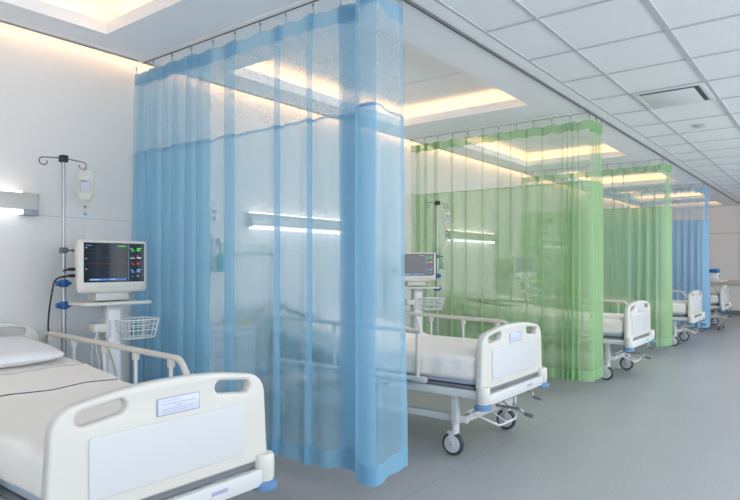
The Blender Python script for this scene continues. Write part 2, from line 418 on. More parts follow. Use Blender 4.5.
def curtain(label, group, y0, prof, tail, mats, hook_step, seed, bot=0.13):
    """prof: (x, offset) along the cross track; tail: explicit (x, y) points along the long track"""
    fab, mesh, head, hemm = mats
    root = thing('privacy_curtain', (XT, y0, 0), 0, label, 'curtain', group)
    top = [Vector((x - XT, -o, 0)) for x, o in prof] + [Vector((x - XT, y - y0, 0)) for x, y in tail]
    botp = [Vector((x - XT, -o * 1.7, 0)) for x, o in prof] + [Vector((x - XT, (y - y0) + .035 * min(1.2, max(0, (y - y0 - .03) / .25)), 0)) for x, y in tail]
    P = catmull(top); Q = catmull(botp); n = len(P)
    arc = [0]
    for i in range(1, n): arc.append(arc[-1] + (P[i] - P[i - 1]).length)
    # hook places where the cloth is pinned to the rail
    hooks = []; nxt = 0.02; last = None
    xs = [p.x for p in P]
    pos = []
    d = 0; run = 0
    for i in range(n):
        run = math.hypot(P[i].x - P[0].x, 0) if P[i].y < .06 and P[i].x < -.03 else run
        tr = (P[i].x - P[0].x) + max(0, P[i].y)
        pos.append(tr)
    k = 0; hk = []
    lim = -1
    for i in range(n):
        if pos[i] > lim: hk.append(i); lim = pos[i] + hook_step
    if n - 1 - hk[-1] > 2: hk.append(n - 1)
    hp = [pos[i] for i in hk]
    def sag(i):
        t = pos[i]; best = min(abs(t - h) for h in hp); return -min(0.016, best * best * 1.2 + best * .05)
    def row(z, f):
        t = (2.88 - z) / 2.75
        out = []
        for i in range(n):
            p = P[i].lerp(Q[i], min(1, t * 1.15)); wob = noise.noise(Vector((i * .15 + seed * 9, z * .9, seed))) * 0.012 * t
            zz = z + (sag(i) * f) + (noise.noise(Vector((i * .07, seed, 4))) * .012 if z < .4 else 0)
            # cloth pulls in slightly to the rail line at the very top
            k_ = 1 - 0.4 * max(0, 1 - (2.88 - z) / .25)
            wt = min(1, max(0, (-.03 - P[i].x) / .12)) if P[i].y < .12 else 0
            out.append(Vector((p.x + wob * .8, p.y * (1 - wt * (1 - k_)) + wob * .8, zz)))
        return out
    def sheet(name, zs, m, fl=0, thick=0):
        mb = MB(); rows = [row(z, fl if z > 2.7 else 0) for z in zs]
        vs = [v for r in rows for v in r]; fs = []
        for a in range(len(zs) - 1):
            for i in range(n - 1): fs.append((a * n + i, a * n + i + 1, (a + 1) * n + i + 1, (a + 1) * n + i))
        mb.add(vs, fs, m); return mb.build(name, root, sharp=180)
    zs_f = [2.225 - (2.225 - (bot + .11)) * i / 22 for i in range(23)]
    sheet('fabric_panel', zs_f, fab)
    sheet('mesh_panel', [2.775, 2.7, 2.6, 2.5, 2.4, 2.3, 2.225], mesh, 1)
    sheet('header_band', [2.868, 2.82, 2.775], head, 1)
    sheet('bottom_hem', [bot + .11, bot + .06, bot], hemm)
    sheet('seam', [2.232, 2.216], head)
    proto = None
    top = row(2.875, 1)
    for i in hk:
        if proto is None:
            b = MB(); b.box(-.007, .007, -.005, .005, .036, .056, M_hook, .002)
            b.tube(fillet([(0, 0, .04), (0, 0, .012), (.006, 0, -.006), (0, 0, -.018), (-.006, 0, -.004)], .008, 3), .0032, M_hook, 6)
            proto = b.build('hook', root)
            o = proto
        else:
            o = proto.copy(); C.objects.link(o); o.parent = root
        p = top[i]
        o.location = (p.x, p.y * (1 if p.x > -.05 else .3), 2.873)
    return root

B_f = cloth('blue_voile', (166, 216, 240), 0.54, 0.45); B_m = cloth('blue_mesh', (170, 212, 234), 0.33, 0.45, speckle=.055, sscale=300)
B_h = cloth('blue_header', (152, 202, 230), 0.76, 0.45); B_b = cloth('blue_hem', (146, 202, 232), 0.86, 0.4)
G_f = cloth('green_voile', (180, 218, 166), 0.60, 0.5); G_m = cloth('green_mesh', (186, 216, 176), 0.26, 0.45, speckle=.08, sscale=300)
G_h = cloth('green_header', (156, 204, 142), 0.74, 0.45); G_b = cloth('green_hem', (172, 216, 164), 0.86, 0.45)

prof = [(-4.44, 0)] + zf(-4.435, -4.35, .03) + zf(-4.34, -4.26, .045) + zf(-4.25, -4.16, .03) + zf(-4.15, -4.04, .045) + zf(-4.03, -3.90, .03) + zf(-3.89, -3.74, .045) + zf(-3.74, -3.62, .035) + zf(-3.615, -3.49) + pane(-3.49, -3.344) + zf(-3.344, -3.229) \
    + pane(-3.229, -2.849) + zf(-2.849, -2.79) + pane(-2.79, -2.565) + zf(-2.565, -2.512) + pane(-2.512, -2.33) + \
    [(-2.335, -.02), (-2.27, -.025), (-2.205, -.02), (-2.20, -.03), (-2.27, -.036), (-2.335, -.03), (-2.335, -.042), (-2.27, -.047), (-2.21, -.042), (-2.20, -.052),
     (-2.27, -.058), (-2.335, -.054), (-2.335, -.066), (-2.27, -.07), (-2.22, -.06), (-2.19, -.02)]
tail = [(-2.165, 2.66), (-2.13, 2.625), (-2.095, 2.605), (-2.03, 2.595), (-1.985, 2.61), (-1.98, 2.605), (-2.03, 2.59), (-2.08, 2.595), (-2.085, 2.612), (-2.03, 2.61), (-1.985, 2.63),
        (-1.99, 2.68), (-2.02, 2.75), (-2.035, 2.82), (-2.03, 2.89), (-2.045, 2.945), (-2.055, 2.975), (-2.062, 2.96), (-2.052, 2.93)]
curtain('large pale blue sheer privacy curtain beside the nearest bed', 'privacy curtains', 2.69, prof, tail, (B_f, B_m, B_h, B_b), .235, 1, .15)

def auto(x0, strips, xc, dense0, y0, wl=.075, a=.04):
    p = [(x0, 0)]; x = x0
    for s0, s1 in strips:
        p += pane(x, s0); p += zf(s0, s1, .02); x = s1
    p += pane(x, dense0); p += waves(dense0, xc, wl, a)
    return p
def ctail(y0, y1, wl=.08):
    pts = [(-2.12, y0 - .02), (-2.07, y0 + .01)]; n = max(1, round((y1 - y0 - .03) / wl))
    for i in range(n):
        yy = y0 + .03 + (y1 - y0 - .03) * i / n; d = (y1 - y0 - .03) / n
        pts += [(XT + .035, yy + d * .25), (XT - .03, yy + d * .75)]
    return pts + [(XT, y1)]
curtain('pale green sheer curtain, nearer of the two green ones, beyond the second bed', 'privacy curtains', 6.4,
        auto(-4.30, [(-4.22, -4.16), (-4.10, -4.05), (-3.96, -3.90), (-3.72, -3.68), (-3.52, -3.50), (-3.30, -3.28), (-3.10, -3.085), (-2.95, -2.93), (-2.76, -2.74), (-2.58, -2.56)], -2.14, -2.37, 6.4, .065, .045),
        ctail(6.4, 6.80, .1), (G_f, G_m, G_h, G_b), .2, 2)
curtain('pale green sheer curtain, farther of the two green ones, beyond the third bed', 'privacy curtains', 9.9,
        auto(-4.36, [(-4.1, -4.04), (-3.8, -3.76), (-3.5, -3.45), (-3.25, -3.21), (-3.0, -2.97), (-2.85, -2.82), (-2.68, -2.655)], -2.14, -2.52, 9.9, .11, .035),
        ctail(9.9, 10.22, .09), (cloth('dense_green_voile', (178, 216, 166), 0.76, .5), G_m, G_h, G_b), .2, 3)
curtain('small looking blue curtain at the far end of the ward', 'privacy curtains', 13.3,
        auto(-4.36, [(-4.1, -4.04), (-3.8, -3.76), (-3.5, -3.45), (-3.25, -3.21), (-3.0, -2.97), (-2.8, -2.75)], -2.14, -2.75, 13.3, .13, .03),
        ctail(13.3, 13.56, .09), (cloth('far_blue_voile', (156, 208, 242), 0.80, .5), B_m, B_h, B_b), .2, 4)

# ================================================================ hospital bed (origin: floor under the foot board, head towards -x)
def bedz(x, k=0.095):   # rise of the raised backrest
    t = max(0, (-x - 1.0)); return min(t, 1.2) * k
def board_outline(w, zb, zt, arch, rc):
    pts = []
    def arc(cx, cz, r, a0, a1, n=8):
        for i in range(n + 1):
            a = a0 + (a1 - a0) * i / n; pts.append((cx + r * math.cos(a), cz + r * math.sin(a)))
    arc(-w + .03, zb + .03, .03, PI, 1.5 * PI, 4); arc(w - .03, zb + .03, .03, 1.5 * PI, 2 * PI, 4)
    arc(w - .015 - rc, zt - arch - rc, rc, 0, PI / 2 - .12, 9)
    n = 12
    for i in range(1, n):
        t = -1 + 2 * i / n; x = -t * (w - .015 - rc) ; pts.append((x, zt - arch * (abs(t) ** 2.2) + .0))
    arc(-w + .015 + rc, zt - arch - rc, rc, PI / 2 + .12, PI, 9)
    return pts
def slot(cx, cz, w, h, ang):
    pts = []; r = h / 2
    for sgn, a0 in ((1, -PI / 2), (-1, PI / 2)):
        for i in range(9):
            a = a0 + PI * i / 8; x = sgn * (w / 2 - r) + r * math.cos(a); z = r * math.sin(a)
            pts.append((cx + x * math.cos(ang) - z * math.sin(ang), cz + x * math.sin(ang) + z * math.cos(ang)))
    return pts[::-1]
YZ = Matrix(((0, 0, 1, 0), (1, 0, 0, 0), (0, 1, 0, 0), (0, 0, 0, 1)))   # plane (x,y) -> (y,z), thickness -> x
def make_bed(loc, label):
    global FAR_RAIL
    R = thing('hospital_bed', loc, 0, label, 'hospital bed', 'hospital beds')
    # foot board
    fb = outline('footboard', board_outline(.475, .495, .92, .035, .10), [slot(-.285, .842, .185, .052, .13), slot(.285, .842, .185, .052, -.13)], .05, .014, M_abs, R, Matrix.Translation((-.025, 0, 0)) @ YZ)
    pp = [(-.335, .55), (.335, .55), (.335, .755), (.325, .766), (-.325, .766), (-.335, .755)]
    outline('inset_panel', pp, [], .012, .003, M_panel, fb, Matrix.Translation((.002, 0, 0)) @ YZ)['label'] = 'smooth white inset panel'
    b = MB(); b.box(0.0, .0045, -.078, .112, .786, .853, M_cardl, .002); b.box(.004, .006, -.073, .107, .790, .849, M_card, .0008)
    for zz, y0_, y1_ in ((.84, -.06, .02), (.828, -.06, .09), (.818, .0, .03), (.808, -.06, .08), (.799, -.06, .05)): b.box(.0058, .0066, y0_, y1_, zz, zz + .0025, M_cardl)
    b.build('name_card', fb)['label'] = 'pale blue patient card in a clear holder'
    # head board
    hb = outline('headboard', board_outline(.475, .50, 1.01, .04, .12), [slot(-.24, .93, .26, .05, .08), slot(.24, .93, .26, .05, -.08)], .045, .014, M_abs, R, Matrix.Translation((-2.17, 0, 0)) @ YZ)
    outline('inset_panel', [(-.33, .56), (.33, .56), (.33, .84), (-.33, .84)], [], .012, .003, M_panel, hb, Matrix.Translation((-2.145, 0, 0)) @ YZ)
    # end rail below the foot board, bumpers
    b = MB(); b.box(-.012, .028, -.44, .44, .395, .468, M_frame, .006); b.box(-.05, -.012, -.42, .42, .47, .50, M_grey)
    b.box(.028, .0295, .15, .23, .428, .444, M_cardl)
    b.build('end_rail', R)
    for xx, sx in ((0.0, 1), (-2.17, -1)):
        for sy in (-1, 1):
            b = MB(); cx = xx + .0 * sx; cy = sy * .452
            b.lathe([(.040, .410), (.044, .42), (.046, .47), (.045, .515), (.038, .527), (.0, .528)], M_abs, 24, Matrix.Translation((cx, cy, 0)))
            o = b.build('bumper', R)
            b = MB(); b.lathe([(.046, .374), (.058, .377), (.060, .39), (.058, .402), (.043, .412)], M_blue, 24, Matrix.Translation((cx, cy, 0)))
            b.build('bumper_wheel', o)['label'] = 'blue round bumper disc'
    # main frame
    b = MB()
    for sy in (-1, 1):
        b.box(-2.14, -.03, sy * .435 - .015, sy * .435 + .015, .435, .49, M_frame, .005)
        b.box(-2.05, -.17, sy * .36 - .014, sy * .36 + .014, .235, .285, M_frame, .004)
    for xx in (-.3, -.9, -1.5, -2.1): b.box(xx - .02, xx + .02, -.43, .43, .445, .48, M_frame, .004)
    for xx in (-.21, -2.02): b.box(xx - .02, xx + .02, -.37, .37, .235, .28, M_frame, .004)
    b.tube([(-.21, 0, .42), (-1.1, 0, .36), (-2.0, 0, .42)], .012, M_steel, 8)
    b.build('bed_frame', R)
    b = MB()
    b.box(-2.13, -.08, -.43, .43, .49, .515, M_grey, .006); b.build('mattress_deck', R)
    for xx in (-.25, -2.0):
        for sy in (-1, 1):
            b = MB(); b.box(xx - .024, xx + .024, sy * .39 - .024, sy * .39 + .024, .225, .44, M_frame, .004)
            b.cyl((xx, sy * .39, .175), (xx, sy * .39, .23), .026, M_frame, 16); lg = b.build('leg', R)
            b = MB(); wz = .075; sw = -.02 if xx > -1 else .02; cx = xx + sw
            b.lathe([(.0, -.016), (.066, -.016), (.081, -.012), (.084, 0), (.081, .012), (.066, .016), (.0, .016)], M_tyre, 28,
                    Matrix.Translation((cx, sy * .39, .084)) @ Matrix.Rotation(PI / 2, 4, 'X'))
            for s2 in (-1, 1):
                b.lathe([(.0, 0), (.062, 0), (.060, .006), (.02, .009), (.0, .009)], M_hub, 24,
                        Matrix.Translation((cx, sy * .39 + s2 * .0155, .084)) @ Matrix.Rotation(-s2 * PI / 2, 4, 'X'))
            wh = b.build('castor_wheel', lg)
            b = MB()
            for s2 in (-1, 1): b.box(cx - .02, cx + .02, sy * .39 + s2 * .026 - .003, sy * .39 + s2 * .026 + .003, .07, .165, M_frame, .002)
            b.box(cx - .035, cx + .035, sy * .39 - .03, sy * .39 + .03, .155, .178, M_frame, .006)
            b.cyl((cx, sy * .39 - .032, .084), (cx, sy * .39 + .032, .084), .008, M_steel, 10); b.build('castor_fork', lg)
    # crank handles at the foot
    for yy, a, dz in ((.08, .5, -.10), (.26, -.2, 0)):
        b = MB(); b.cyl((-.25, yy, .37 + dz), (.0, yy, .37 + dz), .011, M_steel, 10)
        b.tube(fillet([(-.01, yy, .37 + dz), (.012, yy, .365 + dz), (.022, yy + .04 * a, .335 + dz), (.09, yy + .045 * a, .325 + dz)], .015), .009, M_steel, 8)
        b.tube([(.03, yy + .042 * a, .334 + dz), (.095, yy + .045 * a, .324 + dz)], .015, M_grey, 12); b.build('crank_handle', R)
    # wire loop below the foot end
    b = MB(); b.tube(fillet([(-.17, -.34, .31), (-.02, -.27, .24), (.0, -.22, .215), (.0, .02, .215), (-.02, .06, .24), (-.17, .12, .31)], .03), .008, M_frame, 8)
    b.tube([(-.19, -.34, .31), (-.19, .12, .31)], .008, M_frame, 8)
    for yy in (-.12,): b.tube([(-.19, yy, .31), (0, yy, .216)], .005, M_frame, 6)
    b.build('wire_loop', R)
    # side rails
    for sy in (-1, 1):
        b = MB(); Y = sy * .485; xe = -.50 ; xh = -1.98
        top = fillet([(xe + .10, Y, .70), (xe + .035, Y, .80), (xe - .02, Y, .872), (xh, Y, .905), (xh - .05, Y, .84), (xh - .05, Y, .70)], .05, 6)
        if sy < 0: top = [(xe + .06, Y, .872), (xe + .02, Y, .872), (xh, Y, .905), (xh - .03, Y, .84), (xh - .05, Y, .70)]
        b.tube(top, .0165, M_cream, 12); rl = b.build('side_rail', R)
        if sy > 0: FAR_RAIL = rl.data
        b = MB(); b.tube([(xe + .10, Y, .53), (xh, Y, .53)], .020, M_frame, 12)
        b.box(xe - .02, xe + .10, Y - .02, Y + .02, .508, .552, M_frame, .01); b.build('lower_bar', rl)
        for xx in (-.60, -.93, -1.26, -1.62, -1.93):
            b = MB(); zt = .872 + (xe - .02 - xx) / (xe - .02 - xh) * .03
            b.tube([(xx, Y, .53), (xx, Y, zt)], .0105, M_frame, 10); b.box(xx - .017, xx + .017, Y - .015, Y + .015, zt - .055, zt - .010, M_cream, .006)
            b.build('rail_post', rl)
        for xx in (-.75, -1.75):
            b = MB(); b.box(xx - .04, xx + .04, sy * .448, sy * .475, .45, .53, M_frame, .006); b.cyl((xx, sy * .47, .465), (xx, sy * .50, .465), .014, M_grey, 12); b.build('rail_bracket', rl)
        if True:
            b = MB(); b.tube([(xe + .10, Y, .52), (xe + .10, Y, .71)] if sy > 0 else [(xe + .03, Y, .52), (xe + .03, Y, .87)], .0165, M_cream, 12); b.build('rail_post', rl)
    def dm(p): return Vector((p.x, p.y, p.z + bedz(p.x)))
    mt_ = rbox(-2.135, -.07, -.425, .425, .515, .70, .03, (40, 8, 3), M_matt, dm).build('mattress', R)
    return R
BEDY = [1.37, 4.20, 7.76, 11.52, 15.05]; BEDX = [-2.0, -1.90, -1.90, -1.92, -1.95]; BSY = [1, 1.11, 1.11, 1.11, 1.11]
blab = ['nearest hospital bed with cream footboard, left foreground', 'hospital bed just right of the large blue curtain',
        'hospital bed jutting out between the two green curtains', 'hospital bed jutting out between the farther green and the far blue curtain', 'farthest hospital bed, beyond the far blue curtain']
bed = make_bed((BEDX[0], BEDY[0], 0), blab[0]); beds = [bed]
for k in range(1, 5):
    beds.append(clone(bed, (BEDX[k], BEDY[k], 0), blab[k])); beds[-1].scale = (1, BSY[k], 1)
for k, kk in ((1, .20), (2, .12)):     # these two have the backrest raised further
    m_ = [c for c in children(beds[k]) if c.name.startswith('mattress') and 'deck' not in c.name][0]
    m_.data = m_.data.copy()
    for v in m_.data.vertices: v.co.z += bedz(v.co.x, kk) - bedz(v.co.x)
for k, bd in enumerate(beds):      # the rails slide along the frame
    for r_ in [c for c in children(bd) if c.name.startswith('side_rail')]:
        far = r_.data == FAR_RAIL
        r_.location.x = (-.14 if k == 0 else .20) if far else (-.0 if k == 0 else -.03)

def sheet_disp(seed, amp, kz=.095):
    def f(p):
        q = Vector((p.x * 3.2, p.y * 4, p.z * 6 + seed))
        a = noise.noise(q) * amp + noise.noise(q * 2.7) * amp * .5
        side = max(0, (abs(p.y) - .40) / .05)
        if p.z > .68: z = p.z + a * .55 + bedz(p.x, kz)
        else: z = p.z + bedz(p.x, kz)
        y = p.y + (math.copysign(1, p.y) * (a * 1.1 + abs(noise.noise(Vector((p.x * 9, p.z * 2, seed)))) * .010) if abs(p.y) > .38 else 0)
        return Vector((p.x + (a * .7 if p.x > -.15 else 0), y, z))
    return f
KZ = [.095, .20, .12, .095, .095]
def make_sheet(k):
    mb = rbox(-2.142, -.062, -.440, .440, .545, .722, .045, (110, 44, 9), M_sheet, sheet_disp(k * 7.3, .011 if k != 1 else .016, KZ[k]))
    dl = [f for f in mb.bm.faces if f.calc_center_median().z - bedz(f.calc_center_median().x, KZ[k]) < .551]
    bmesh.ops.delete(mb.bm, geom=dl, context='FACES')
    o = mb.build('bed_sheet', None, sharp=180); o.location = (BEDX[k], BEDY[k], 0); o.scale = (1, BSY[k], 1); return o
slab = ['cream white sheet with two thin navy piped edges on the nearest bed', 'crumpled white sheet tucked over the mattress right of the large blue curtain',
        'white sheet on the bed between the two green curtains', 'white sheet on the bed between the farther green and far blue curtain', 'white sheet on the farthest bed']
for k in range(5):
    s = make_sheet(k); tag(s, slab[k], 'bed sheet', 'bed sheets')
    if k == 0:
        # navy piping lines across the sheet, folded edges of the top sheet
        f = sheet_disp(0, .011)
        for xa, xb in ((-1.50, -1.50), (-1.10, -1.11)):
            mb = MB(); pts = []
            for i in range(41):
                y = -.40 + .80 * i / 40; x = xa + (xb - xa) * i / 40 + .012 * math.sin(i * .35)
                p = f(Vector((x, y, .722))); pts.append(p + Vector((0, 0, .002)))
            mb.tube(pts, .0024, M_navy, 6); mb.build('navy_piping', s)
        # folded-back band of cloth between the two edges
        mb = MB(); vs = []; nx, ny = 20, 40
        for a in range(nx + 1):
            for i in range(ny + 1):
                x = -1.50 + .39 * a / nx + .012 * math.sin(i * .35); y = -.41 + .82 * i / ny
                vs.append(f(Vector((x, y, .722))) + Vector((0, 0, .0035)))
        mb.add(vs, [(a * (ny + 1) + i, a * (ny + 1) + i + 1, (a + 1) * (ny + 1) + i + 1, (a + 1) * (ny + 1) + i) for a in range(nx) for i in range(ny)], M_sheet)
        mb.build('folded_band', s, sharp=180)
def pillow(k, label):
    def d(p):
        u = p.x / .30; v = p.y / .36; e = max(0, 1 - u * u) ** .45 * max(0, 1 - v * v) ** .45
        z = p.z * (.18 + .82 * e) + noise.noise(p * 7) * .008
        return Vector((p.x * (1 - .06 * v * v), p.y * (1 - .05 * u * u), z))
    o = rbox(-.30, .30, -.36, .36, -.052, .052, .045, (24, 32, 8), M_pillow, d).build('pillow', None, sharp=180)
    o.location = (BEDX[k] - 1.84, BEDY[k] - .0, .722 + .84 * KZ[k] + .050); o.rotation_euler = (0, math.atan(KZ[k]), 0)
    return tag(o, label, 'pillow', 'pillows')
for k, l in enumerate(['white pillow at the head of the nearest bed', 'white pillow on the bed seen behind the large blue curtain',
                       'white pillow on the bed seen behind the nearer green curtain', 'white pillow on the bed behind the farther green curtain']): pillow(k, l)

# ================================================================ wall lamps above the bed heads
def lamp(y0, y1, label, power=1):
    o = thing('bedhead_lamp', (XW, (y0 + y1) / 2, 1.705), 0, label, 'wall lamp', 'bedhead lamps'); h = (y1 - y0) / 2
    b = MB(); b.box(0.002, .075, -h, h, .012, .138, M_alu, .008); b.box(.0, .012, -h, h, 0, .15, M_alu)
    b.build('lamp_body', o)
    b = MB(); b.box(.012, .070, -h + .01, h - .10, .139, .150, M_led, .002); b.build('upper_diffuser', o)['label'] = 'warm white upward light'
    b = MB(); b.box(.012, .080, -h + .01, h - .10, -.012, .011, M_ledc, .004); b.box(.066, .083, -h + .01, h - .10, -.006, .022, M_ledc, .003)
    b.build('lower_diffuser', o)['label'] = 'bright white downward tube'
    b = MB(); b.box(.004, .083, h - .10, h + .004, -.014, .026, M_lampend, .006); b.box(.0, .079, h, h + .006, -.01, .14, M_alu, .004); b.build('end_cap', o)
    return o
lamp(.40, 1.92, 'long bedhead wall lamp by the near drip stand, glowing above and below')
lamp(3.86, 5.40, 'long bedhead wall lamp shining through the large blue curtain')
lamp(7.55, 9.05, 'long bedhead wall lamp seen through the nearer green curtain')
lamp(11.1, 12.6, 'long bedhead wall lamp in the bay behind the farther green curtain')

# ================================================================ patient monitor, trolley, drip stand
def make_monitor(loc, rz, label):
    R = thing('patient_monitor', loc, rz, label, 'monitor', 'patient monitors')
    # faces +x; origin at its foot
    def d(p):   # shell narrows to the back
        t = max(0, -p.x - .02) / .14; return Vector((p.x, p.y * (1 - .22 * t), .175 + (p.z - .175) * (1 - .28 * t)))
    rbox(-.16, .0, -.232, .232, .02, .355, .022, (10, 16, 12), M_mon, d).build('monitor_case', R, sharp=60)
    b = MB(); b.box(-.004, .003, -.198, .204, .088, .335, M_black, .004); b.box(.002, .0042, -.194, .200, .092, .331, M_scr)
    s = b.build('screen', R); s['label'] = 'dark screen with faint coloured readings'
    b = MB(); X0, X1 = .0043, .0049
    for i in range(26): b.box(X0, X1, -.178 + i * .0108, -.172 + i * .0108, .268 + (.004 if i % 6 == 2 else 0), .2695 + (.004 if i % 6 == 2 else 0), M_to)
    for i in range(26): b.box(X0, X1, -.178 + i * .0108, -.171 + i * .0108, .204 + (.003 if i % 4 == 1 else 0), .2055 + (.003 if i % 4 == 1 else 0), M_tr)
    b.box(X0, X1, -.186, -.150, .316, .319, M_tb); b.box(X0, X1, .02, .075, .314, .319, M_tg)
    for z in (.300, .232, .168): b.box(X0, X1, -.187, -.180, z, z + .006, M_tw)
    b.box(X0, X1, -.165, .075, .100, .111, mat('screen_bar', (70, 120, 180), .3, emit=.5, ecol=(60, 120, 190)))
    b.box(X0 + .0004, X1 + .0004, -.155, -.10, .103, .108, M_tw); b.box(X0 + .0004, X1 + .0004, -.03, .0, .103, .108, M_tw)
    b.box(X0, X1, .092, .0935, .095, .328, M_tb)
    for k, (z, m) in enumerate(((.298, M_tg), (.286, M_tg), (.25, M_tr), (.238, M_tw), (.205, M_tr), (.197, M_tr), (.16, M_tb), (.148, M_tb), (.12, M_tb))):
        b.box(X0, X1, .105 + (k % 3) * .008, .125 + (k % 2) * .01, z, z + .005, m); b.box(X0, X1, .150, .180 - (k % 3) * .008, z + .001, z + .009, m)
    b.build('screen_traces', s)
    b = MB()
    for y in (-.10, -.06, -.02, .02, .06, .10, .14): b.box(.0, .003, y - .012, y + .012, .052, .064, M_mon2, .002)
    b.build('button_row', R)
    b = MB(); b.cyl((0, .19, .055), (.008, .19, .055), .011, M_mon2, 16); b.build('control_knob', R)
    b = MB(); b.box(-.13, -.02, -.11, .11, -.03, .022, M_mon2, .008); b.box(-.10, -.05, -.07, .07, -.035, -.0, M_grey, .004); b.build('mounting_bracket', R)
    b = MB()
    for z in (.13, .17): b.tube(fillet([(-.09, -.20, z), (-.09, -.25, z), (-.09, -.28, z - .01)], .01), .006, M_black, 8); b.cyl((-.09, -.21, z), (-.09, -.245, z), .010, M_black, 10)
    b.tube(fillet([(-.09, -.27, .13), (-.09, -.33, .11), (-.09, -.36, -.05), (-.16, -.34, -.20), (-.20, -.30, -.30)], .08, 6), .0055, M_black, 8)
    b.build('cable', R)['label'] = 'black cable looping down'
    return R
def make_trolley(loc, rz, label):
    R = thing('monitor_trolley', loc, rz, label, 'trolley', 'monitor trolleys')
    zt = 1.095
    b = MB(); b.box(-.16, .10, -.19, .19, zt - .012, zt + .006, M_mon, .006)
    b.build('top_shelf', R)
    b = MB(); b.tube(fillet([(-.10, -.24, zt - .002), (.12, -.24, zt - .002), (.12, .22, zt - .002), (.06, .22, zt - .002)], .03), .012, M_mon, 10)
    b.build('handle_rail', R)
    b = MB(); b.box(-.06, .03, -.055, .055, .10, zt - .01, M_frame, .012); b.box(.028, .036, -.04, .04, .14, zt - .05, M_trimw, .002)
    b.build('mast', R)
    b = MB(); b.box(-.05, .05, -.07, -.03, .86, .98, M_mon2, .006); b.box(-.03, .06, -.15, -.06, .90, .96, M_mon, .01); b.build('accessory_holder', R)
    # wire basket
    b = MB(); zb, zt2 = .85, .975
    def ring(z, s_):
        p = []
        for i in range(20):
            a = 2 * PI * i / 20; p.append((.06 + .11 * s_ * math.copysign(abs(math.cos(a)) ** .5, math.cos(a)), .14 + .14 * s_ * math.copysign(abs(math.sin(a)) ** .5, math.sin(a)), z))
        return p
    rs = [ring(zt2, 1), ring(zt2 - .035, .96), ring(zt2 - .07, .9), ring(zb, .82)]
    b.tube(rs[0], .0055, M_bas, 8, closed=True)
    for r in rs[1:]: b.tube(r, .0036, M_bas, 6, closed=True)
    for i in range(0, 20): b.tube([rs[0][i], rs[1][i], rs[2][i], rs[3][i]], .0034, M_bas, 5)
    for i in range(1, 10): b.tube([rs[3][i], rs[3][20 - i]], .0022, M_bas, 5)
    b.build('wire_basket', R)
    b = MB(); b.tube(fillet([(.05, -.11, .95), (.07, -.15, .85), (.05, -.10, .6), (.06, -.05, .42), (.05, .02, .60), (.06, -.07, .84)], .1, 7), .006, M_mon, 8)
    b.tube(fillet([(.06, -.12, .93), (.08, -.19, .78), (.06, -.14, .55), (.0, -.10, .40)], .1, 7), .005, M_mon2, 8); b.build('lead_cable', R)
    b = MB()
    for k in range(5):
        a = 2 * PI * k / 5 + .3; p = (.22 * math.cos(a), .22 * math.sin(a))
        b.tube([(0, 0, .11), (p[0], p[1], .085)], [.028, .017], M_frame, 10)
    b.build('star_base', R)
    for k in range(5):
        a = 2 * PI * k / 5 + .3; p = (.22 * math.cos(a), .22 * math.sin(a)); b = MB()
        b.cyl((p[0], p[1], .05), (p[0], p[1], .09), .008, M_grey, 10)
        for s2 in (-1, 1): b.lathe([(0, -.008), (.028, -.008), (.032, 0), (.028, .008), (0, .008)], M_tyre, 16, Matrix.Translation((p[0] + s2 * .012, p[1], .032)) @ Matrix.Rotation(PI / 2, 4, 'Y'))
        b.build('castor', R)
    return R
def make_drip(loc, rz, label, h=2.10):
    R = thing('drip_stand', loc, rz, label, 'drip stand', 'drip stands')
    b = MB(); b.cyl((0, 0, .12), (0, 0, 1.45), .0155, M_steel, 16); b.cyl((0, 0, 1.30), (0, 0, h - .03), .0115, M_steel, 14); b.build('pole', R)
    b = MB(); b.box(-.022, .022, -.026, .026, h - .05, h, M_black, .008); b.build('pole_top', R)
    for s in (-1, 1):
        b = MB(); pts = [(0, 0, h - .02), (0, s * .10, h - .028)]
        cy, cz, r = s * .125, h - .068, .026
        pts += [(0, s * .12, h - .03)]
        for i in range(13):
            a = PI / 2 - i * (1.55 * PI) / 12; pts.append((0, cy + s * r * (math.cos(a) * 1 ) + s * .008, cz + .012 + r * math.sin(a)))
        b.tube(pts, .0042, M_grey, 8); b.build('hook', R)
    b = MB(); b.box(-.02, .02, -.024, .024, 1.43, 1.47, M_grey, .006); b.cyl((0, .02, 1.45), (0, .075, 1.45), .006, M_grey, 10); b.cyl((0, .06, 1.45), (0, .08, 1.45), .010, M_grey, 12); b.build('height_clamp', R)
    for z in (1.225, 1.075):
        b = MB(); b.box(-.022, .024, -.024, .026, z - .026, z + .026, M_clamp, .008); b.cyl((0, -.024, z), (0, -.048, z), .018, M_clamp, 14); b.box(.0, .03, .024, .040, z - .013, z + .013, M_clamp, .005)
        b.build('blue_clamp', R)
    b = MB()
    for k in range(5):
        a = 2 * PI * k / 5; b.tube([(0, 0, .13), (.08 * math.cos(a), .08 * math.sin(a), .12), (.22 * math.cos(a), .22 * math.sin(a), .075)], .012, M_steel, 10)
    b.lathe([(.0, .10), (.032, .10), (.034, .15), (.02, .17), (.0, .17)], M_grey, 16); b.build('star_base', R)
    for k in range(5):
        a = 2 * PI * k / 5; b = MB(); p = (.22 * math.cos(a), .22 * math.sin(a)); b.cyl((p[0], p[1], .05), (p[0], p[1], .08), .007, M_grey, 10)
        b.lathe([(0, -.010), (.028, -.010), (.031, 0), (.028, .010), (0, .010)], M_tyre, 16, Matrix.Translation((p[0], p[1], .031)) @ Matrix.Rotation(PI / 2, 4, 'Y')); b.build('castor', R)
    return R
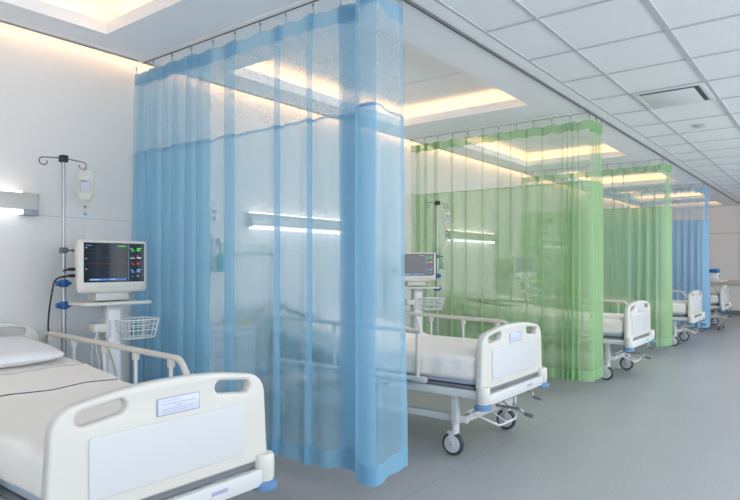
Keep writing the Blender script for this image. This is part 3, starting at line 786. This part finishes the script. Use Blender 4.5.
def make_bag(loc, rz, label):
    R = thing('infusion_bag', loc, rz, label, 'infusion bag', 'infusion bags')   # origin at the hanging eye
    def d(p):
        t = (p.z + .225) / .20; e = max(0.15, 1 - (2 * min(max(t, 0), 1) - 1) ** 8) ** .5
        k = 1 - .45 * max(0, (-.175 - p.z) / .05) - .12 * max(0, (p.z + .055) / .03)
        return Vector((p.x * e * max(.15, 1 - (p.y / .062) ** 6), p.y * k, p.z))
    rbox(-.020, .020, -.058, .058, -.225, -.020, .012, (6, 12, 18), M_bag, d).build('bag_body', R, sharp=180)
    b = MB(); b.box(-.0015, .0015, -.026, .026, -.028, -.008, M_bag, .001); b.tube([(0, .008 * math.cos(i * PI / 6), .003 + .010 * math.sin(i * PI / 6)) for i in range(12)], .0028, M_bag, 6, closed=True)
    b.build('hanging_tab', R)
    def d2(p):
        return Vector((p.x * max(.2, 1 - (p.y / .058) ** 6), p.y * (1 - .45 * max(0, (-.175 - p.z) / .05)), p.z))
    rbox(-.013, .013, -.052, .052, -.222, -.090, .010, (4, 10, 8), M_fluid, d2).build('fluid', R, sharp=180)
    b = MB(); b.box(.0215, .0225, -.028, .028, -.155, -.075, M_lab); b.box(.0224, .023, -.026, -.0, -.090, -.080, M_grey); b.box(.0224, .023, .005, .022, -.092, -.082, M_cardl); b.build('printed_label', R)
    b = MB(); b.cyl((0, 0, -.250), (0, 0, -.222), .009, M_fluid, 12); b.cyl((0, 0, -.268), (0, 0, -.250), .008, M_brown, 12); b.build('outlet_port', R)
    b = MB(); b.cyl((0, 0, -.315), (0, 0, -.268), .007, M_ppl, 12); b.cyl((0, 0, -.322), (0, 0, -.302), .0095, mat('valve_blue', (70, 150, 220), .4), 12); b.build('drip_chamber', R)
    b = MB(); b.tube(fillet([(0, 0, -.32), (.002, 0, -.42), (.01, -.01, -.6), (.03, -.06, -.85), (.02, -.10, -1.05)], .2, 7), .0026, M_ppl, 6)
    b.cyl((.001, 0, -.43), (.003, 0, -.415), .006, M_mon2, 10); b.build('drip_tube', R)
    return R

mon = make_monitor((-3.90, 2.20, 1.140), -.02, 'patient monitor on the trolley beside the nearest bed'); mon.scale = (1.07, 1.07, 1.07)
tro = make_trolley((-3.93, 2.20, 0), -.05, 'white monitor trolley with wire basket beside the nearest bed')
dst = make_drip((-4.19, 1.995, 0), 0, 'steel drip stand with blue clamps beside the nearest bed, by the wall lamp')
bag = make_bag((-4.19, 1.995 + .150, 2.10 - .08), -.42, 'clear infusion bag hanging from the near drip stand')
sets = [(( -3.80, 5.79), -.62, (-3.72, 6.09), 'right of the large blue curtain, before the nearer green curtain'),
        ((-4.0, 9.28), -.5, (-3.75, 9.62), 'seen through the nearer green curtain'),]
for (mx_, my_), rz, (dx, dy), where in sets:
    clone(mon, (mx_, my_, 1.140), 'patient monitor on a trolley ' + where, rz).scale = (1, 1, 1)
    clone(tro, (mx_, my_, 0), 'white monitor trolley with basket ' + where, rz)
    clone(dst, (dx, dy, 0), 'slim steel drip stand ' + where, -.3)
    clone(bag, (dx + .15 * math.sin(.3), dy + .15 * math.cos(.3), 2.01), 'clear infusion bag hanging ' + where, -.4)

# ================================================================ second bay: cabinet and wall services
def make_cabinet(x, y, label):
    R = thing('bedside_cabinet', (x, y, 0), 0, label, 'cabinet', 'bedside cabinets')
    b = MB(); b.box(-.40, -.02, -.29, .29, .05, .80, M_cab, .006); b.box(-.38, -.05, -.27, .27, 0.0, .05, M_cabd); b.build('cabinet_body', R)
    b = MB(); b.box(-.41, .01, -.30, .30, .80, .825, M_cab, .008); b.build('worktop', R)
    for z0, z1, nm in ((.735, .79, 'drawer'), (.60, .725, 'drawer'), (.08, .59, 'door')):
        b = MB(); b.box(-.02, .0, -.285, .285, z0, z1, M_cab, .004); o = b.build(nm, R)
        b = MB(); b.tube(fillet([(0, -.06, z1 - .022), (.022, -.06, z1 - .022), (.022, .06, z1 - .022), (0, .06, z1 - .022)], .008), .004, M_steel, 8); b.build('handle', o)
    return R
make_cabinet(-4.03, 3.29, 'pale bedside cabinet with drawers seen through the large blue curtain')
b = MB(); b.box(0, .04, -.24, .42, -.045, .045, M_alu, .006)
R = thing('service_rail', (XW, 3.82, 1.50), 0, 'horizontal wall service rail with outlets behind the large blue curtain', 'wall rail')
b.build('rail_body', R)
for yy in (.30, -.13):
    b = MB(); b.box(.04, .048, yy - .045, yy + .045, -.036, .036, M_trimw, .004); b.cyl((.048, yy - .015, 0), (.0495, yy - .015, 0), .006, M_black, 10); b.cyl((.048, yy + .015, 0), (.0495, yy + .015, 0), .006, M_black, 10); b.build('outlet', R)
b = MB(); b.tube(fillet([(.05, .30, -.02), (.09, .31, -.10), (.06, .33, -.35), (.08, .30, -.60), (.05, .31, -.78)], .1, 6), .004, M_grey, 6); b.build('call_cord', R)
R = thing('wall_outlet', (XW, 3.46, 1.80), 0, 'square white wall outlet above the oxygen flowmeter', 'outlet')
b = MB(); b.box(0, .015, -.045, .045, -.07, .07, M_trimw, .005); b.build('plate', R)
b = MB(); b.box(.015, .018, -.02, .02, .015, .045, M_grey, .002); b.box(.015, .018, -.02, .02, -.045, -.015, M_grey, .002); b.build('socket', R)
R = thing('oxygen_flowmeter', (XW, 3.48, 1.45), 0, 'oxygen flowmeter with teal bottle on the wall behind the large blue curtain', 'flowmeter')
b = MB(); b.box(0, .05, -.06, .06, .08, .17, M_trimw, .008); b.cyl((.05, 0, .12), (.10, 0, .12), .02, M_steel, 14); b.build('regulator', R)
b = MB(); b.lathe([(0, 0), (.022, 0), (.022, .09), (.0, .09)], M_mon2, 16, Matrix.Translation((.09, 0, .0))); b.build('flow_tube', R)
b = MB(); b.lathe([(0, -.16), (.04, -.16), (.045, -.14), (.045, -.02), (.02, 0), (0, 0)], M_teal, 18, Matrix.Translation((.09, 0, 0))); b.build('humidifier_bottle', R)['label'] = 'teal humidifier bottle'
b = MB(); b.lathe([(0, 0), (.05, 0), (.055, .02), (.02, .035), (0, .035)], M_yel, 18); o = b.build('small_dish'); o.location = (-4.14, 3.56, .825); tag(o, 'small yellow dish on the cabinet top behind the blue curtain', 'dish')
clone([o for o in C.objects if o.name == 'oxygen_flowmeter'][0], (XW, 7.25, 1.45), 'oxygen flowmeter on the wall seen faintly through the nearer green curtain')

# ================================================================ far end: over-bed table with a small pump
R = thing('overbed_table', (-2.15, 14.85, 0), 0, 'white overbed table across the foot of the farthest bed', 'table')
b = MB(); b.box(-.22, .22, -.62, .40, 1.00, 1.025, M_mon2, .008); b.build('tabletop', R)
b = MB(); b.box(-.03, .03, -.62, -.57, .09, 1.0, M_steel, .006); b.build('column', R)
b = MB(); b.box(-.20, -.15, -.62, .10, .05, .09, M_grey, .006); b.box(.15, .20, -.62, .10, .05, .09, M_grey, .006); b.box(-.2, .2, -.63, -.56, .05, .10, M_grey, .006); b.build('base', R)
for sx in (-.175, .175):
    for yy in (-.58, .07):
        b = MB(); b.lathe([(0, -.012), (.026, -.012), (.028, 0), (.026, .012), (0, .012)], M_black, 14, Matrix.Translation((sx, yy, .028)) @ Matrix.Rotation(PI / 2, 4, 'Y')); b.build('castor', R)
R = thing('suction_pump', (-2.12, 14.72, 1.025), 0, 'small white pump with blue lid on the farthest overbed table', 'medical pump')
b = MB(); b.box(-.09, .09, -.13, .13, 0, .16, M_mon, .02); b.build('pump_body', R)
b = MB(); b.box(-.095, .095, -.135, .135, .16, .24, M_clamp, .02); b.build('lid', R)['label'] = 'blue lid'
b = MB(); b.cyl((.09, .02, .08), (.10, .02, .08), .03, M_grey, 14); b.build('dial', R)

# ================================================================ ceiling fittings over the aisle
R = thing('ceiling_air_vent', (-1.245, 6.345, CZ), 0, 'square white air conditioning vent in the tiled ceiling', 'air vent')
b = MB(); W2, D2 = .300, .352
b.box(-W2, W2, -D2, -D2 + .05, -.006, .0, M_trimw, .002); b.box(-W2, W2, D2 - .05, D2, -.006, 0, M_trimw, .002)
b.box(-W2, -W2 + .05, -D2 + .05, D2 - .05, -.006, 0, M_trimw, .002); b.box(W2 - .05, W2, -D2 + .05, D2 - .05, -.006, 0, M_trimw, .002); b.build('vent_frame', R)
b = MB(); b.box(-W2 + .04, W2 - .04, -D2 + .04, D2 - .04, -.003, .001, M_dark); b.build('vent_slot', R)['label'] = 'dark slot around the vent grille'
b = MB(); b.box(-W2 + .055, W2 - .095, -D2 + .105, D2 - .055, -.008, -.002, M_trimw, .001); b.build('vent_grille', R)
b = MB(); b.lathe([(0, -.022), (.04, -.02), (.065, -.008), (.07, 0), (0, 0)], M_tee, 24); o = b.build('smoke_detector'); o.location = (-1.28, 7.84, CZ); tag(o, 'round smoke detector in a ceiling tile beyond the air vent', 'smoke detector')
b = MB(); b.lathe([(0, -.022), (.04, -.02), (.065, -.008), (.07, 0), (0, 0)], M_tee, 24); o = b.build('smoke_detector'); o.location = (-1.2, 12.3, CZ); tag(o, 'small round detector far along the tiled ceiling', 'smoke detector')
def panel(x, y, label):
    R = thing('ceiling_light', (x, y, CZ), 0, label, 'ceiling light', 'square ceiling lights')
    b = MB(); b.box(-.30, .30, -.34, -.315, -.006, .004, M_trimw); b.box(-.30, .30, .315, .34, -.006, .004, M_trimw); b.box(-.30, -.275, -.34, .34, -.006, .004, M_trimw); b.box(.275, .30, -.34, .34, -.006, .004, M_trimw); b.build('frame', R)
    b = MB(); b.box(-.275, .275, -.315, .315, -.003, .003, emis('panel_light', (246, 250, 255), 16)); b.build('diffuser', R)
panel(-.615, 8.535, 'square ceiling light at the right edge beyond the air vent')
for yy, l in ((1.235, 'nearest the camera'), (4.885, 'above the second bay'), (8.535, 'above the third bay'), (12.185, 'above the fourth bay')):  # unseen ceiling panels added to brighten the floor, beds and curtains
    panel(.645, yy, 'unseen square aisle fill panel added beyond the frame ' + l)
    panel(1.905, yy, 'unseen square window side fill panel added beyond the frame ' + l)
